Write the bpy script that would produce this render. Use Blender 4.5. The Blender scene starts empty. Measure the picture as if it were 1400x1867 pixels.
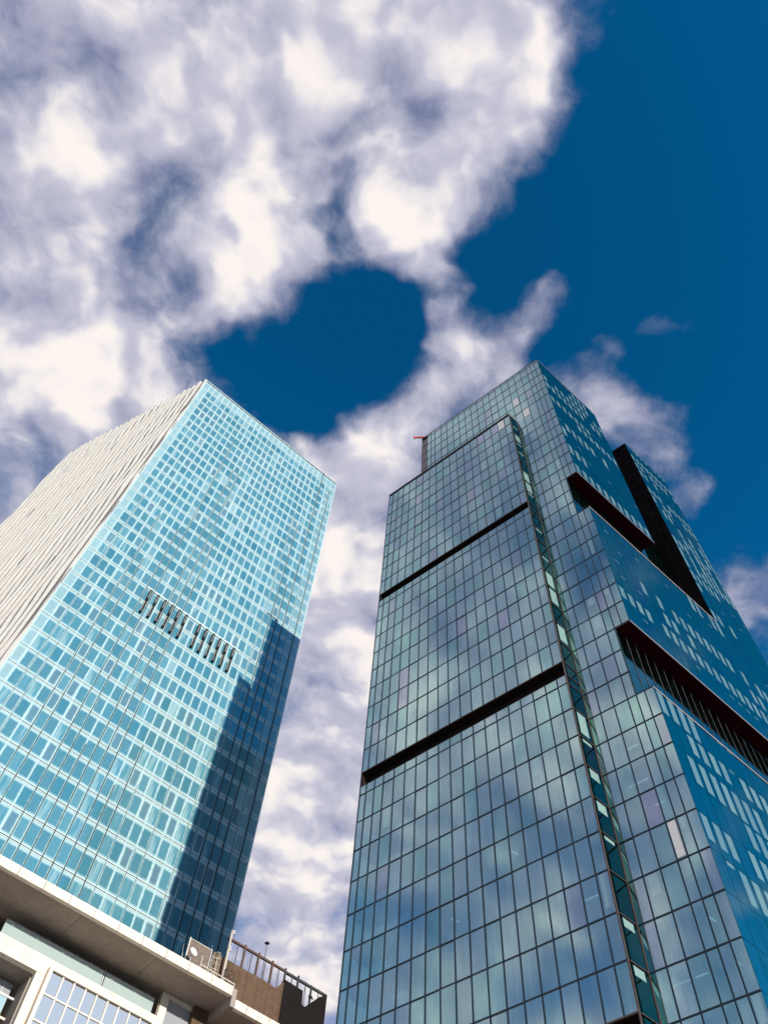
import bpy, bmesh, math, random
import numpy as np
from mathutils import Vector, Matrix
random.seed(7); RNG = np.random.RandomState(11)
SC = bpy.context.scene; COL = SC.collection
rad = math.radians

# ------------------------------------------------------------------ camera
F_PX, PITCH, ROLL, EYE = 1560.0, rad(62.4), rad(6.263), 1.6
cp, sp, cr, sr = math.cos(PITCH), math.sin(PITCH), math.cos(ROLL), math.sin(ROLL)
_r, _u, _f = Vector((1, 0, 0)), Vector((0, -sp, cp)), Vector((0, cp, sp))
RIGHT, UP, FWD = cr * _r + sr * _u, -sr * _r + cr * _u, _f
cam_d = bpy.data.cameras.new('camera'); cam = bpy.data.objects.new('camera', cam_d); COL.objects.link(cam)
cam_d.sensor_fit = 'VERTICAL'; cam_d.sensor_height = 36.0; cam_d.lens = 36.0 * F_PX / 1867.0
cam_d.clip_start = 0.1; cam_d.clip_end = 6000
m = Matrix.Identity(4)
for i in range(3):
    m[i][0], m[i][1], m[i][2] = RIGHT[i], UP[i], -FWD[i]
m[2][3] = EYE
cam.matrix_world = m; SC.camera = cam

# ------------------------------------------------------------------ node helper
class T:
    def __init__(s, tree): s.t = tree; tree.nodes.clear()
    def n(s, typ, *ins, out=0, **kw):
        nd = s.t.nodes.new(typ)
        for k, v in kw.items():
            if k.startswith('i_'):
                s.put(nd.inputs[k[2:].replace('_', ' ')], v)
            else: setattr(nd, k, v)
        for i, v in enumerate(ins):
            if v is not None: s.put(nd.inputs[i], v)
        return nd.outputs[out] if len(nd.outputs) else None
    def put(s, sock, v):
        if hasattr(v, 'is_linked') and hasattr(v, 'links'): s.t.links.new(v, sock)
        else:
            if sock.type == 'RGBA' and len(v) == 3: v = (*v, 1)
            sock.default_value = v
    def m(s, op, a, b=None, c=None, clamp=False): return s.n('ShaderNodeMath', a, b, c, operation=op, use_clamp=clamp)
    def v(s, op, a, b=None, out=0): return s.n('ShaderNodeVectorMath', a, b, operation=op, out=out)
    def ss(s, x, a, b, lo=0.0, hi=1.0): return s.n('ShaderNodeMapRange', x, a, b, lo, hi, interpolation_type='SMOOTHSTEP')
    def lin(s, x, a, b, lo=0.0, hi=1.0): return s.n('ShaderNodeMapRange', x, a, b, lo, hi)
    def mix(s, f, a, b):
        nd = s.t.nodes.new('ShaderNodeMix'); nd.data_type = 'RGBA'
        s.put(nd.inputs[0], f); s.put(nd.inputs[6], a); s.put(nd.inputs[7], b); return nd.outputs[2]
    def noise(s, vec, scale, detail=4, rough=.5, out=0, dims='3D'):
        return s.n('ShaderNodeTexNoise', noise_dimensions=dims, i_Vector=vec, i_Scale=scale, i_Detail=detail, i_Roughness=rough, out=out)

# ------------------------------------------------------------------ world: Nishita sky with a cloud layer
SUN_AZ, SUN_EL = -54.5, 18.0          # azimuth from +x, counter-clockwise
sd = Vector((math.cos(rad(SUN_AZ)) * math.cos(rad(SUN_EL)), math.sin(rad(SUN_AZ)) * math.cos(rad(SUN_EL)), math.sin(rad(SUN_EL))))
W = bpy.data.worlds.new('World'); SC.world = W; W.use_nodes = True
t = T(W.node_tree)
sky = t.n('ShaderNodeTexSky', sky_type='NISHITA', sun_disc=False, sun_elevation=rad(SUN_EL), sun_rotation=rad(90 - SUN_AZ),
          altitude=300, air_density=1.0, dust_density=0.2, ozone_density=4.0)
SKY_TINT = (0.015, 0.88, 1.16)
skyc = t.mix(1.0, sky, SKY_TINT); skyc.node.blend_type = 'MULTIPLY'
d = t.v('NORMALIZE', t.n('ShaderNodeTexCoord', out=0))
xyz = t.t.nodes.new('ShaderNodeSeparateXYZ'); t.put(xyz.inputs[0], d)
zc = t.m('ADD', t.m('MAXIMUM', xyz.outputs[2], 0.0), 0.12)
p = t.n('ShaderNodeCombineXYZ', t.m('DIVIDE', xyz.outputs[0], zc), t.m('DIVIDE', xyz.outputs[1], zc), 0.37)
wv = t.v('SUBTRACT', t.noise(p, 2.6, 3, .5, out=1), (.5, .5, .5))
wv2 = t.v('SUBTRACT', t.noise(p, 9.0, 3, .55, out=1), (.5, .5, .5))
pw = t.v('ADD', t.v('ADD', p, t.v('MULTIPLY', wv, (.09, .09, .09))), t.v('MULTIPLY', wv2, (.035, .035, .035)))
def puffs(vec, detail, amp):
    big = t.noise(vec, 6.0, detail, .63); small = t.noise(t.v('ADD', vec, t.v('ADD', t.v('MULTIPLY', wv2, (.07, .07, .07)), (3.1, 1.7, .4))), 13.0, detail, .65)
    return t.m('ADD', t.m('MULTIPLY', t.m('SUBTRACT', big, .5), 1.6), t.m('ADD', t.m('MULTIPLY', t.m('SUBTRACT', small, .5), amp), .47))
base = puffs(pw, 8, .75)
soft = puffs(pw, 2.5, .70)
off = puffs(t.v('ADD', pw, (0.018, -0.026, 0.0)), 2.5, .70)
CLOUDS = [  # azimuth (clockwise from the +y axis), elevation, radius in degrees, weight
    (-80.5, 66.8, 7.3, 0.1), (-84.7, 72.1, 7, 0.12), (-89, 78.1, 7, 0.17), (-91.3, 84.5, 6.2, 0.22), (170.8, 88.7, 5.5, 0.17), (117.4, 85.2, 4.8, 0.22),
    (107.7, 81.6, 4.4, 0.29), (74.7, 82.8, 4.4, 0.29), (71.1, 86.7, 4.4, 0.14), (-69, 67.1, 6.2, 0.069), (-61.5, 62.4, 7, 0.11), (-55.3, 66.2, 5.5, 0.069),
    (-62.4, 73.4, 5.1, 0.14), (-56.3, 76.7, 4.8, 0.17), (-41.3, 77.5, 3.7, 0.17), (-46.3, 73, 3.3, 0.19), (-40.2, 70.1, 2.9, 0.14), (-37.8, 71.6, 2.8, 0.36),
    (-34.6, 74, 2, 0.26), (-31.8, 76.3, 1.7, 0.19), (-10.5, 66.5, 2.6, 0.17), (-37.3, 67.3, 1.8, -0.22), (-23.5, 67.6, 2.4, -0.16), (-5.6, 82.3, 4, 0.36),
    (23.1, 82.4, 3.7, 0.22), (45.3, 82.3, 3.7, 0.28), (0.5, 79.6, 2.2, 0.4), (6.4, 77.1, 1.9, 0.43), (9.2, 74.6, 1.8, 0.34), (10.8, 72.5, 2.6, 0.26),
    (20.6, 72.7, 2.6, 0.22), (29.2, 73.8, 2.6, 0.22), (37.5, 75, 2.6, 0.17), (46.1, 70.3, 2.1, 0.53), (53.9, 68.8, 1.8, 0.48), (36.6, 67.2, 2.8, 0.43),
    (38.7, 64.3, 2.8, 0.41), (42.7, 64.1, 1.8, 0.19), (39.8, 59.1, 1.7, 0.24), (40.8, 53.5, 2.8, 0.38), (41.7, 51.7, 2.2, 0.21), (-48.3, 60.8, 5.1, 0.22),
    (-49, 57.7, 4.8, 0.21), (-41.2, 62, 3.7, 0.17), (-37.8, 64.9, 2.6, 0.14), (-39.2, 53.3, 4.4, 0.24), (-1.9, 68.7, 3.3, 0.22), (-7.7, 64.9, 3.3, 0.19),
    (4, 70, 2.9, 0.17), (-4.3, 61.1, 5.1, 0.31), (-2.9, 56.8, 4.8, 0.29), (-4.4, 53, 5.1, 0.17), (-4.3, 48.7, 5.5, 0.21), (-4.1, 43.9, 5.9, 0.21),
    (-3.9, 39.4, 6.2, 0.22), (-2, 34.7, 6.6, 0.24), (-19.2, 74.6, 6, -0.24), (-6.1, 74.3, 4.4, -0.22), (-25.5, 70.4, 4.4, -0.24), (-30.7, 68, 3.2, -0.24),
    (-16.9, 69.1, 3.6, -0.22), (-9.5, 70.7, 3.6, -0.17), (-6.8, 76.7, 2.2, -0.19), (-26.2, 79.9, 1.5, -0.3), (-32.5, 82, 1.2, -0.22), (-61.3, 71.8, 2.4, -0.19),
    (-54.1, 70.7, 2.4, -0.16), (-82.3, 69, 2.4, -0.1), (-42.7, 86.1, 2.8, -0.1), (21.1, 76.6, 2.8, -0.24), (30.8, 77.7, 2.4, -0.19), (49.9, 77.3, 4, -0.26),
    (44.3, 72.5, 2.4, -0.16), (37.2, 70.7, 2, -0.16), (74.8, 75.4, 9.1, -0.32), (93, 73, 10.3, -0.32), (64.1, 69.5, 8.7, -0.19), (50, 62.1, 7.5, -0.17),
    (44.5, 57, 5.2, -0.13), (96, 78.5, 3.6, -0.19), (-44.2, 54.3, 3.2, -0.26), (-42.2, 56.7, 2.4, -0.13), (-34.6, 60.2, 2.8, -0.12), (-4.3, 50.8, 2, -0.12),
    (-7.9, 46.5, 2.4, -0.1),
    (100, 42, 46, -.24), (-95, 46, 44, .17), (-95, 30, 34, .10)]
bias = 0.0
dw = t.v('NORMALIZE', t.v('ADD', d, t.v('ADD', t.v('MULTIPLY', wv, (.05, .05, .05)), t.v('MULTIPLY', wv2, (.11, .11, .11)))))
for az, el, r, w in CLOUDS:
    c = (math.sin(rad(az)) * math.cos(rad(el)), math.cos(rad(az)) * math.cos(rad(el)), math.sin(rad(el)))
    g = t.ss(t.v('DOT_PRODUCT', dw, c, out=1), math.cos(rad(r * 1.45)), 1.0, 0.0, w)
    bias = t.m('ADD', g, bias)
bias = t.m('ADD', bias, t.ss(xyz.outputs[2], .55, .12, 0.0, .22))         # towards the horizon the layer closes up
dens = t.m('ADD', base, bias)
alpha = t.ss(dens, .22, .98)
dsoft = t.m('ADD', t.m('ADD', t.m('MULTIPLY', soft, .55), t.m('MULTIPLY', base, .45)), bias)
lit = t.m('ADD', t.m('MULTIPLY', t.m('SUBTRACT', soft, off), .9), t.lin(dsoft, .46, 1.34, .06, .97), clamp=True)
cc = t.mix(lit, (.34, .345, .50), (.76, .75, .84))
cc = t.mix(t.ss(lit, .52, 1.0), cc, (1.0, .93, .89))
skyc = t.v('SCALE', skyc); t.put(skyc.node.inputs[3], t.lin(xyz.outputs[2], .45, 1.0, 1.30, .80))   # deeper towards the zenith
skyc = t.mix(t.ss(xyz.outputs[2], .58, .10, 0.0, .75), skyc, (3.0, 3.7, 4.9))       # pale haze low down
bg1 = t.n('ShaderNodeBackground', skyc, 0.145); bg2 = t.n('ShaderNodeBackground', cc, 0.98)
fin = t.n('ShaderNodeMixShader', alpha, bg1, bg2)
t.n('ShaderNodeOutputWorld', fin)
W.cycles.sampling_method = 'MANUAL'; W.cycles.sample_map_resolution = 1024

# ------------------------------------------------------------------ sun, exposure
sl = bpy.data.lights.new('sun', 'SUN'); sl.energy = 4.6; sl.angle = rad(0.55); sl.color = (1.0, .945, .85)
so = bpy.data.objects.new('sun', sl); COL.objects.link(so); so.rotation_euler = sd.to_track_quat('Z', 'Y').to_euler(); so.location = sd * 400
SC.view_settings.view_transform = 'Standard'; SC.view_settings.look = 'None'
SC.view_settings.exposure = 0.0; SC.view_settings.gamma = 1.0
SC.render.engine = 'CYCLES'; cy = SC.cycles
cy.use_denoising = True; cy.max_bounces = 7; cy.diffuse_bounces = 3; cy.glossy_bounces = 4; cy.transmission_bounces = 4
cy.transparent_max_bounces = 10; cy.caustics_reflective = False; cy.caustics_refractive = False; cy.sample_clamp_indirect = 6

# ------------------------------------------------------------------ materials
M = {}
def mat(name):
    x = bpy.data.materials.new(name); x.use_nodes = True; M[name] = x; return T(x.node_tree)
def plain(name, col, rough=.7, var=.12, scale=1.5, metal=0.0, streak=0.0, bump=0.0, spec=None):
    t = mat(name)
    pos = t.n('ShaderNodeNewGeometry', out=0)
    a = t.noise(pos, scale, 6, .6)
    f = t.lin(a, .3, .7, 1 - var, 1 + var)
    if streak:
        s2 = t.noise(t.v('MULTIPLY', pos, (2.2, 2.2, .12)), 1.6, 5, .6)
        f = t.m('MULTIPLY', f, t.lin(s2, .35, .7, 1 + streak * .3, 1 - streak))
    c = t.v('SCALE', col); t.put(c.node.inputs[3], f)
    b = t.n('ShaderNodeBsdfPrincipled', i_Base_Color=c, i_Roughness=rough, i_Metallic=metal, i_Specular_IOR_Level=spec if spec is not None else (.5 if rough < .6 else .15))
    if bump:
        t.put(b.node.inputs['Normal'], t.n('ShaderNodeBump', i_Strength=bump, i_Distance=.02, i_Height=t.noise(pos, scale * 9, 5, .6)))
    t.n('ShaderNodeOutputMaterial', b)
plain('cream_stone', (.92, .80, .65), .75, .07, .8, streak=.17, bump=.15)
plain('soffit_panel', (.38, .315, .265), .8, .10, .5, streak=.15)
plain('dark_interior', (.14, .125, .115), .9, .15)
plain('brown_brick', (.145, .09, .055), .85, .18, 2.5, streak=.25, bump=.4)
plain('shaded_wall', (.014, .010, .009), .9, .15, 1.0)  # shade put into the colour of the parapet's right end
plain('brown_steel', (.13, .075, .055), .6, .15, 3)
plain('dark_steel', (.02, .018, .02), .55, .15, 3)
plain('white_paint', (.78, .76, .72), .5, .06, 3)
plain('galvanised', (.50, .47, .43), .45, .15, 6, metal=.3)
plain('cream_pole', (.72, .63, .52), .6, .12, 4, streak=.2)
plain('mullion_dark', (.008, .022, .03), .35, .1, 2)
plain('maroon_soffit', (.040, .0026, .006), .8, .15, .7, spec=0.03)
plain('band_panel', (.026, .017, .015), .8, .15, .9, spec=.05)
plain('brown_trim', (.105, .072, .062), .6, .15, 2)
plain('pale_trim', (.42, .36, .36), .4, .1, 2)
plain('pier_panel', (.20, .155, .155), .65, .15, 1.2)
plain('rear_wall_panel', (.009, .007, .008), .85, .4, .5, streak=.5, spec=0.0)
plain('ceiling', (.42, .46, .46), .8, .15, .35)
plain('fin_white', (.60, .565, .51), .6, .05, .9, streak=.10)
plain('fin_wall', (.24, .22, .21), .7, .10, .6, streak=.15)
plain('dash_dark', (.12, .10, .09), .7, .2, 1)
plain('transom_pale', (.58, .70, .70), .35, .06, 1)
plain('fin_line', (.012, .03, .035), .4, .1, 1)
plain('line_pale', (.58, .74, .74), .35, .06, 1)
plain('vent_brown', (.075, .055, .045), .6, .25, 1.5)
plain('vent_dark', (.010, .009, .009), .7, .2, 1.5)
plain('crane_red', (.75, .13, .11), .45, .1, 3)
plain('backing_teal', (.03, .22, .235), .6, .2, .6, streak=.2)
plain('body_dark', (.05, .06, .07), .8, .1)
plain('paving', (.26, .25, .24), .85, .18, .25, bump=.2)
plain('glare_white', (.86, .80, .74), .6, .05, 2)  # white painted in for bright cloud reflected by a few panes

def tower_glass(name, refl, through, hue=(1, 1, 1)):
    t = mat(name)
    rnd = t.n('ShaderNodeAttribute', attribute_name='rnd', out=2); bl = t.n('ShaderNodeAttribute', attribute_name='blind', out=2)
    uv = t.n('ShaderNodeUVMap', uv_map='UVMap'); s = t.t.nodes.new('ShaderNodeSeparateXYZ'); t.put(s.inputs[0], uv)
    pos = t.n('ShaderNodeNewGeometry', out=0)
    wn = t.n('ShaderNodeTexWhiteNoise', noise_dimensions='1D', i_W=t.m('MULTIPLY', rnd, 91.7), out=0)
    # reflective coating, slightly different from pane to pane
    tint = t.mix(t.ss(rnd, .0, .55), (.60, .92, .84), (.72, .93, .89))
    tint = t.mix(t.ss(rnd, .92, .99), tint, (.80, .80, .90))
    tint = t.mix(t.m('MULTIPLY', wn, .30), tint, (.50, .78, .78))
    nrm = t.n('ShaderNodeBump', i_Strength=.05, i_Distance=.05, i_Height=t.noise(pos, .55, 3, .5))
    tint = t.v('MULTIPLY', tint, hue)
    stk = t.noise(t.v('ADD', t.v('MULTIPLY', pos, (2.6, 2.6, .16)), t.v('MULTIPLY', (7.0, 3.0, 5.0), rnd)), 1.7, 5, .6)      # rain streaks and dust
    tint = t.v('SCALE', tint); t.put(tint.node.inputs[3], t.lin(stk, .3, .75, 1.03, .87))
    gl = t.n('ShaderNodeBsdfGlossy', tint, .065, i_Normal=nrm)
    tr = t.n('ShaderNodeBsdfTransparent', through)
    # roller blind lowered behind the glass
    folds = t.noise(t.v('MULTIPLY', pos, (3, 3, .4)), 2.0, 3, .5)
    bc = t.mix(folds, (.26, .41, .38), (.36, .50, .45))
    bld = t.n('ShaderNodeBsdfDiffuse', bc)
    mk = t.m('MULTIPLY', t.m('GREATER_THAN', s.outputs[1], t.m('SUBTRACT', .965, bl)), t.m('MULTIPLY', t.m('LESS_THAN', s.outputs[1], .965), t.m('MULTIPLY', t.m('GREATER_THAN', s.outputs[0], .20), t.m('LESS_THAN', s.outputs[0], .78))))
    mk = t.m('MULTIPLY', mk, t.m('GREATER_THAN', bl, .01))
    under = t.n('ShaderNodeMixShader', mk, tr, bld)
    lw = t.n('ShaderNodeLayerWeight', .5, out=1)
    fac = t.m('ADD', t.m('MULTIPLY', t.m('POWER', lw, 2.2), .9 - refl), t.lin(wn, 0, 1, refl - .06, refl + .06))
    fac = t.m('SUBTRACT', fac, t.m('MULTIPLY', mk, .10), clamp=True)
    t.n('ShaderNodeOutputMaterial', t.n('ShaderNodeMixShader', fac, under, gl))
tower_glass('tower_glass', .62, (.50, .70, .68))
tower_glass('clear_return_glass', .10, (.22, .38, .33), (.7, .9, .7))
tower_glass('flank_glass', .60, (.40, .75, .70), (.8, .90, .80))

def frit_glass():
    t = mat('frit_glass')
    rnd = t.n('ShaderNodeAttribute', attribute_name='rnd', out=2); pale = t.n('ShaderNodeAttribute', attribute_name='blind', out=2)
    uv = t.n('ShaderNodeUVMap', uv_map='UVMap'); s = t.t.nodes.new('ShaderNodeSeparateXYZ'); t.put(s.inputs[0], uv)
    U, V = s.outputs[0], s.outputs[1]
    pos = t.n('ShaderNodeNewGeometry', out=0)
    wn = t.n('ShaderNodeTexWhiteNoise', noise_dimensions='1D', i_W=t.m('MULTIPLY', rnd, 57.3), out=0)
    wn2 = t.n('ShaderNodeTexWhiteNoise', noise_dimensions='1D', i_W=t.m('MULTIPLY', rnd, 133.1), out=0)
    wob = t.m('MULTIPLY', t.m('SUBTRACT', t.noise(pos, 1.3, 3, .5), .5), .22)
    ex = t.m('ADD', t.m('MULTIPLY', t.m('MINIMUM', U, t.m('SUBTRACT', 1.0, U)), 1.5), wob)
    vb = t.m('MULTIPLY', V, 3.9); vt = t.m('MULTIPLY', t.m('SUBTRACT', 1.0, V), 3.9)
    fu = t.m('ADD', -.03, t.m('MULTIPLY', t.m('POWER', wn, 5.0), .20))
    mx = t.ss(t.m('SUBTRACT', ex, fu), -.02, .24)
    my = t.m('MULTIPLY', t.ss(t.m('ADD', vb, wob), .14, .66), t.ss(t.m('ADD', vt, wob), .36, .78))
    vis = t.m('MULTIPLY', mx, my)
    # curtains drawn behind some of the panes
    q = t.n('ShaderNodeCombineXYZ', t.m('ADD', t.m('MULTIPLY', U, 3.0), t.m('MULTIPLY', rnd, 40)), t.m('MULTIPLY', V, .35), rnd)
    cur = t.m('MULTIPLY', t.ss(t.noise(q, 1.6, 3, .5), .42, .66), t.ss(wn2, .72, .95))
    vis = t.m('MULTIPLY', vis, t.m('SUBTRACT', 1.0, t.m('MULTIPLY', cur, .62)))
    vis = t.m('MULTIPLY', vis, t.lin(wn, 0, 1, 1.0, .86))
    vis = t.m('MULTIPLY', vis, t.m('SUBTRACT', 1.0, t.m('MULTIPLY', pale, .72)))
    vc = t.mix(wn2, (.055, .215, .285), (.095, .310, .390))
    vc = t.mix(t.ss(wn, .86, .98), vc, (.09, .19, .26))
    fr = t.mix(t.noise(pos, .8, 4, .6), (.40, .60, .62), (.56, .73, .73))
    base = t.mix(vis, fr, vc)
    nrm = t.n('ShaderNodeBump', i_Strength=.04, i_Distance=.05, i_Height=t.noise(pos, .5, 2, .5))
    dif = t.n('ShaderNodeBsdfDiffuse', base)
    gl = t.n('ShaderNodeBsdfGlossy', (.62, .82, .80), .03, i_Normal=nrm)
    lw = t.n('ShaderNodeLayerWeight', .5, out=1)
    fac = t.m('MULTIPLY', t.m('ADD', .14, t.m('MULTIPLY', t.m('POWER', lw, 2.0), .42)), t.lin(vis, 0, 1, .55, 1.0))
    t.n('ShaderNodeOutputMaterial', t.n('ShaderNodeMixShader', fac, dif, gl))
frit_glass()

def clear_glass(name, tcol, gcol, f0, df=None, dfac=0.0):
    t = mat(name)
    pos = t.n('ShaderNodeNewGeometry', out=0)
    tr = t.n('ShaderNodeBsdfTransparent', tcol)
    if df: tr = t.n('ShaderNodeMixShader', dfac, tr, t.n('ShaderNodeBsdfDiffuse', df))
    nrm = t.n('ShaderNodeBump', i_Strength=.06, i_Distance=.05, i_Height=t.noise(pos, .9, 2, .5))
    gl = t.n('ShaderNodeBsdfGlossy', gcol, .02, i_Normal=nrm)
    lw = t.n('ShaderNodeLayerWeight', .5, out=1)
    fac = t.m('ADD', f0, t.m('MULTIPLY', t.m('POWER', lw, 2.5), .55))
    t.n('ShaderNodeOutputMaterial', t.n('ShaderNodeMixShader', fac, tr, gl))
clear_glass('balustrade_glass', (.62, .84, .80), (.9, .97, .97), .26, (.74, .88, .85), .68)  # pale diffuse share paints in the reflection of bright cloud
clear_glass('window_glass', (.25, .28, .30), (.80, .82, .84), .22, (.52, .53, .56), .85)  # high diffuse share stands in for whitish clouds mirrored in the panes
def emit(name, col, st):
    t = mat(name); t.n('ShaderNodeOutputMaterial', t.n('ShaderNodeEmission', col, st))
emit('lamp_tube', (1.0, .95, .86), 2.2)
def perforated():
    t = mat('perforated_sheet')
    pos = t.n('ShaderNodeNewGeometry', out=0)
    v = t.n('ShaderNodeTexVoronoi', i_Vector=pos, i_Scale=9.0, out=0)
    c = t.mix(t.ss(v, .25, .4), (.03, .02, .016), (.21, .15, .115))
    t.n('ShaderNodeOutputMaterial', t.n('ShaderNodeBsdfPrincipled', i_Base_Color=c, i_Roughness=.7))
perforated()

# ------------------------------------------------------------------ object helpers
WM = {}
def link(name, me, mt, parent=None, loc=(0, 0, 0), rot=(0, 0, 0)):      # loc and rot are in world space
    if mt and not me.materials: me.materials.append(M[mt])
    o = bpy.data.objects.new(name, me); COL.objects.link(o)
    o.rotation_euler = rot; o.location = loc
    if parent is not None:
        o.parent = parent; o.matrix_parent_inverse = WM[parent.name].inverted()
    WM[o.name] = Matrix.LocRotScale(Vector(loc), Matrix.Rotation(rot[2], 3, 'Z') @ Matrix.Rotation(rot[0], 3, 'X'), None)
    return o
def thing(name, label, cat, loc, group=None):
    o = bpy.data.objects.new(name, None); COL.objects.link(o); o.location = loc; WM[o.name] = Matrix.Translation(Vector(loc))
    o.empty_display_size = .5
    return tag(o, label, cat, group)
def tag(o, label, cat, group=None):
    o['label'] = label; o['category'] = cat
    if group: o['group'] = group
    return o
def mesh_from(verts, faces, name='mesh', smooth=False):
    me = bpy.data.meshes.new(name); me.from_pydata([tuple(v) for v in verts], [], faces); me.update()
    if smooth: me.polygons.foreach_set('use_smooth', [True] * len(me.polygons))
    return me
BOXF = [(0, 3, 2, 1), (4, 5, 6, 7), (0, 1, 5, 4), (1, 2, 6, 5), (2, 3, 7, 6), (3, 0, 4, 7)]
def box_mesh(sx, sy, sz, bevel=0.0):                      # from the origin to +x, +y, +z
    v = [(0, 0, 0), (sx, 0, 0), (sx, sy, 0), (0, sy, 0), (0, 0, sz), (sx, 0, sz), (sx, sy, sz), (0, sy, sz)]
    me = mesh_from(v, BOXF)
    if bevel:
        bm = bmesh.new(); bm.from_mesh(me)
        bmesh.ops.bevel(bm, geom=bm.edges[:], offset=bevel, segments=1, affect='EDGES'); bm.to_mesh(me); bm.free()
    return me
_bc = {}
def cbox(sx, sy, sz, mt, bevel=0.0):
    k = (round(sx, 3), round(sy, 3), round(sz, 3), mt, bevel)
    if k not in _bc: _bc[k] = box_mesh(sx, sy, sz, bevel)
    return _bc[k]
def prism_mesh(pts, z0, z1):
    n = len(pts); v = [(x, y, z0) for x, y in pts] + [(x, y, z1) for x, y in pts]
    f = [tuple(range(n - 1, -1, -1)), tuple(range(n, 2 * n))] + [(i, (i + 1) % n, n + (i + 1) % n, n + i) for i in range(n)]
    return mesh_from(v, f)
def prism(name, pts, z0, z1, mt, parent):
    c = pts[0]; return link(name, prism_mesh([(x - c[0], y - c[1]) for x, y in pts], 0, z1 - z0), mt, parent, (c[0], c[1], z0))
class MB:
    def __init__(s): s.v = []; s.f = []
    def add(s, v, f): b = len(s.v); s.v += [tuple(x) for x in v]; s.f += [tuple(i + b for i in q) for q in f]
    def tube(s, a, b, r, n=8, r2=None):
        a, b = Vector(a), Vector(b); q = (b - a).to_track_quat('Z', 'Y'); r2 = r if r2 is None else r2
        ring = [q @ Vector((math.cos(2 * math.pi * i / n), math.sin(2 * math.pi * i / n), 0)) for i in range(n)]
        s.add([a + x * r for x in ring] + [b + x * r2 for x in ring],
              [(i, (i + 1) % n, n + (i + 1) % n, n + i) for i in range(n)] + [tuple(range(n - 1, -1, -1)), tuple(range(n, 2 * n))])
    def path(s, pts, r, n=6):
        for a, b in zip(pts, pts[1:]): s.tube(a, b, r, n)
    def box(s, a, b):
        (x0, y0, z0), (x1, y1, z1) = a, b
        s.add([(x0, y0, z0), (x1, y0, z0), (x1, y1, z0), (x0, y1, z0), (x0, y0, z1), (x1, y0, z1), (x1, y1, z1), (x0, y1, z1)], BOXF)
    def mesh(s): return mesh_from(s.v, s.f)

def project_area(c):
    px = []
    for q in c:
        v = Vector((q[0], q[1], q[2] - EYE)); zz = v.dot(FWD)
        if zz < 1: return 0
        px.append((700 + F_PX * v.dot(RIGHT) / zz, 933.5 - F_PX * v.dot(UP) / zz))
    cx = sum(a for a, b in px) / 4; cyy = sum(b for a, b in px) / 4
    if not (-10 < cx < 1410 and -10 < cyy < 1877): return 0
    return abs(sum(px[i][0] * px[(i + 1) % 4][1] - px[(i + 1) % 4][0] * px[i][1] for i in range(4))) / 2

PT = .035
class Cell:                                                # one pane: bottom-left corner, yaw, width, height; outward is local -y
    def __init__(s, x, y, z, yaw, w, h, blind=0.0, rnd=None, tilt=(0, 0), vis=True):
        s.x, s.y, s.z, s.yaw, s.w, s.h, s.blind, s.tilt, s.vis = x, y, z, yaw, w, h, blind, tilt, vis
        s.rnd = RNG.rand() if rnd is None else rnd
    def corners(s):
        a, b = math.cos(s.yaw) * s.w, math.sin(s.yaw) * s.w
        return [(s.x, s.y, s.z), (s.x + a, s.y + b, s.z), (s.x + a, s.y + b, s.z + s.h), (s.x, s.y, s.z + s.h)]
def pane_mesh(w, h, rnd, blind):
    me = box_mesh(w, PT, h)
    uvl = me.uv_layers.new(name='UVMap')
    for lp in me.loops:
        co = me.vertices[lp.vertex_index].co; uvl.data[lp.index].uv = (co.x / w, co.z / h)
    for nm, val in (('rnd', rnd), ('blind', blind)):
        at = me.attributes.new(nm, 'FLOAT', 'POINT'); at.data.foreach_set('value', [val] * 8)
    return me
_pc = {}
def build_panes(root, groups, name='glass_pane'):
    """the largest panes in view as parts of their own, the rest as one joined part"""
    V = []; Fc = []; R = []; B = []; UV = []; MI = []
    for gi, (cells, mt, limit) in enumerate(groups):
        order = sorted(range(len(cells)), key=lambda i: -(project_area(cells[i].corners()) if cells[i].vis else 0))
        for i in order[:limit]:
            c = cells[i]; k = (round(c.w, 2), round(c.h, 2), round(c.rnd * 24) / 24, round(c.blind, 1), mt)
            if k not in _pc: _pc[k] = pane_mesh(c.w, c.h, k[2], k[3])
            link(name, _pc[k], mt, root, (c.x, c.y, c.z), (c.tilt[0], 0, c.yaw + c.tilt[1]))
        for i in order[limit:]:
            c = cells[i]
            ux, uy = math.cos(c.yaw + c.tilt[1]), math.sin(c.yaw + c.tilt[1]); nx, ny = -uy, ux; b = len(V)
            for (a, dd, hh) in ((0, 0, 0), (1, 0, 0), (1, 1, 0), (0, 1, 0), (0, 0, 1), (1, 0, 1), (1, 1, 1), (0, 1, 1)):
                lean = -c.tilt[0] * c.h * hh
                V.append((c.x + ux * c.w * a + nx * (PT * dd + lean), c.y + uy * c.w * a + ny * (PT * dd + lean), c.z + c.h * hh)); UV.append((a, hh))
            Fc += [tuple(b + i for i in q) for q in BOXF]; R += [c.rnd] * 8; B += [c.blind] * 8; MI += [gi] * 6
    w0 = WM[root.name].translation; me = mesh_from([(x - w0[0], y - w0[1], z - w0[2]) for x, y, z in V], Fc)
    uvl = me.uv_layers.new(name='UVMap')
    li = np.zeros(len(me.loops), np.int32); me.loops.foreach_get('vertex_index', li)
    uvl.data.foreach_set('uv', np.array(UV, np.float32)[li].ravel())
    me.attributes.new('rnd', 'FLOAT', 'POINT').data.foreach_set('value', R)
    me.attributes.new('blind', 'FLOAT', 'POINT').data.foreach_set('value', B)
    for _, mt, _ in groups: me.materials.append(M[mt])
    me.polygons.foreach_set('material_index', MI)
    o = link(name, me, None, root, w0); o['kind'] = 'stuff'

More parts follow.
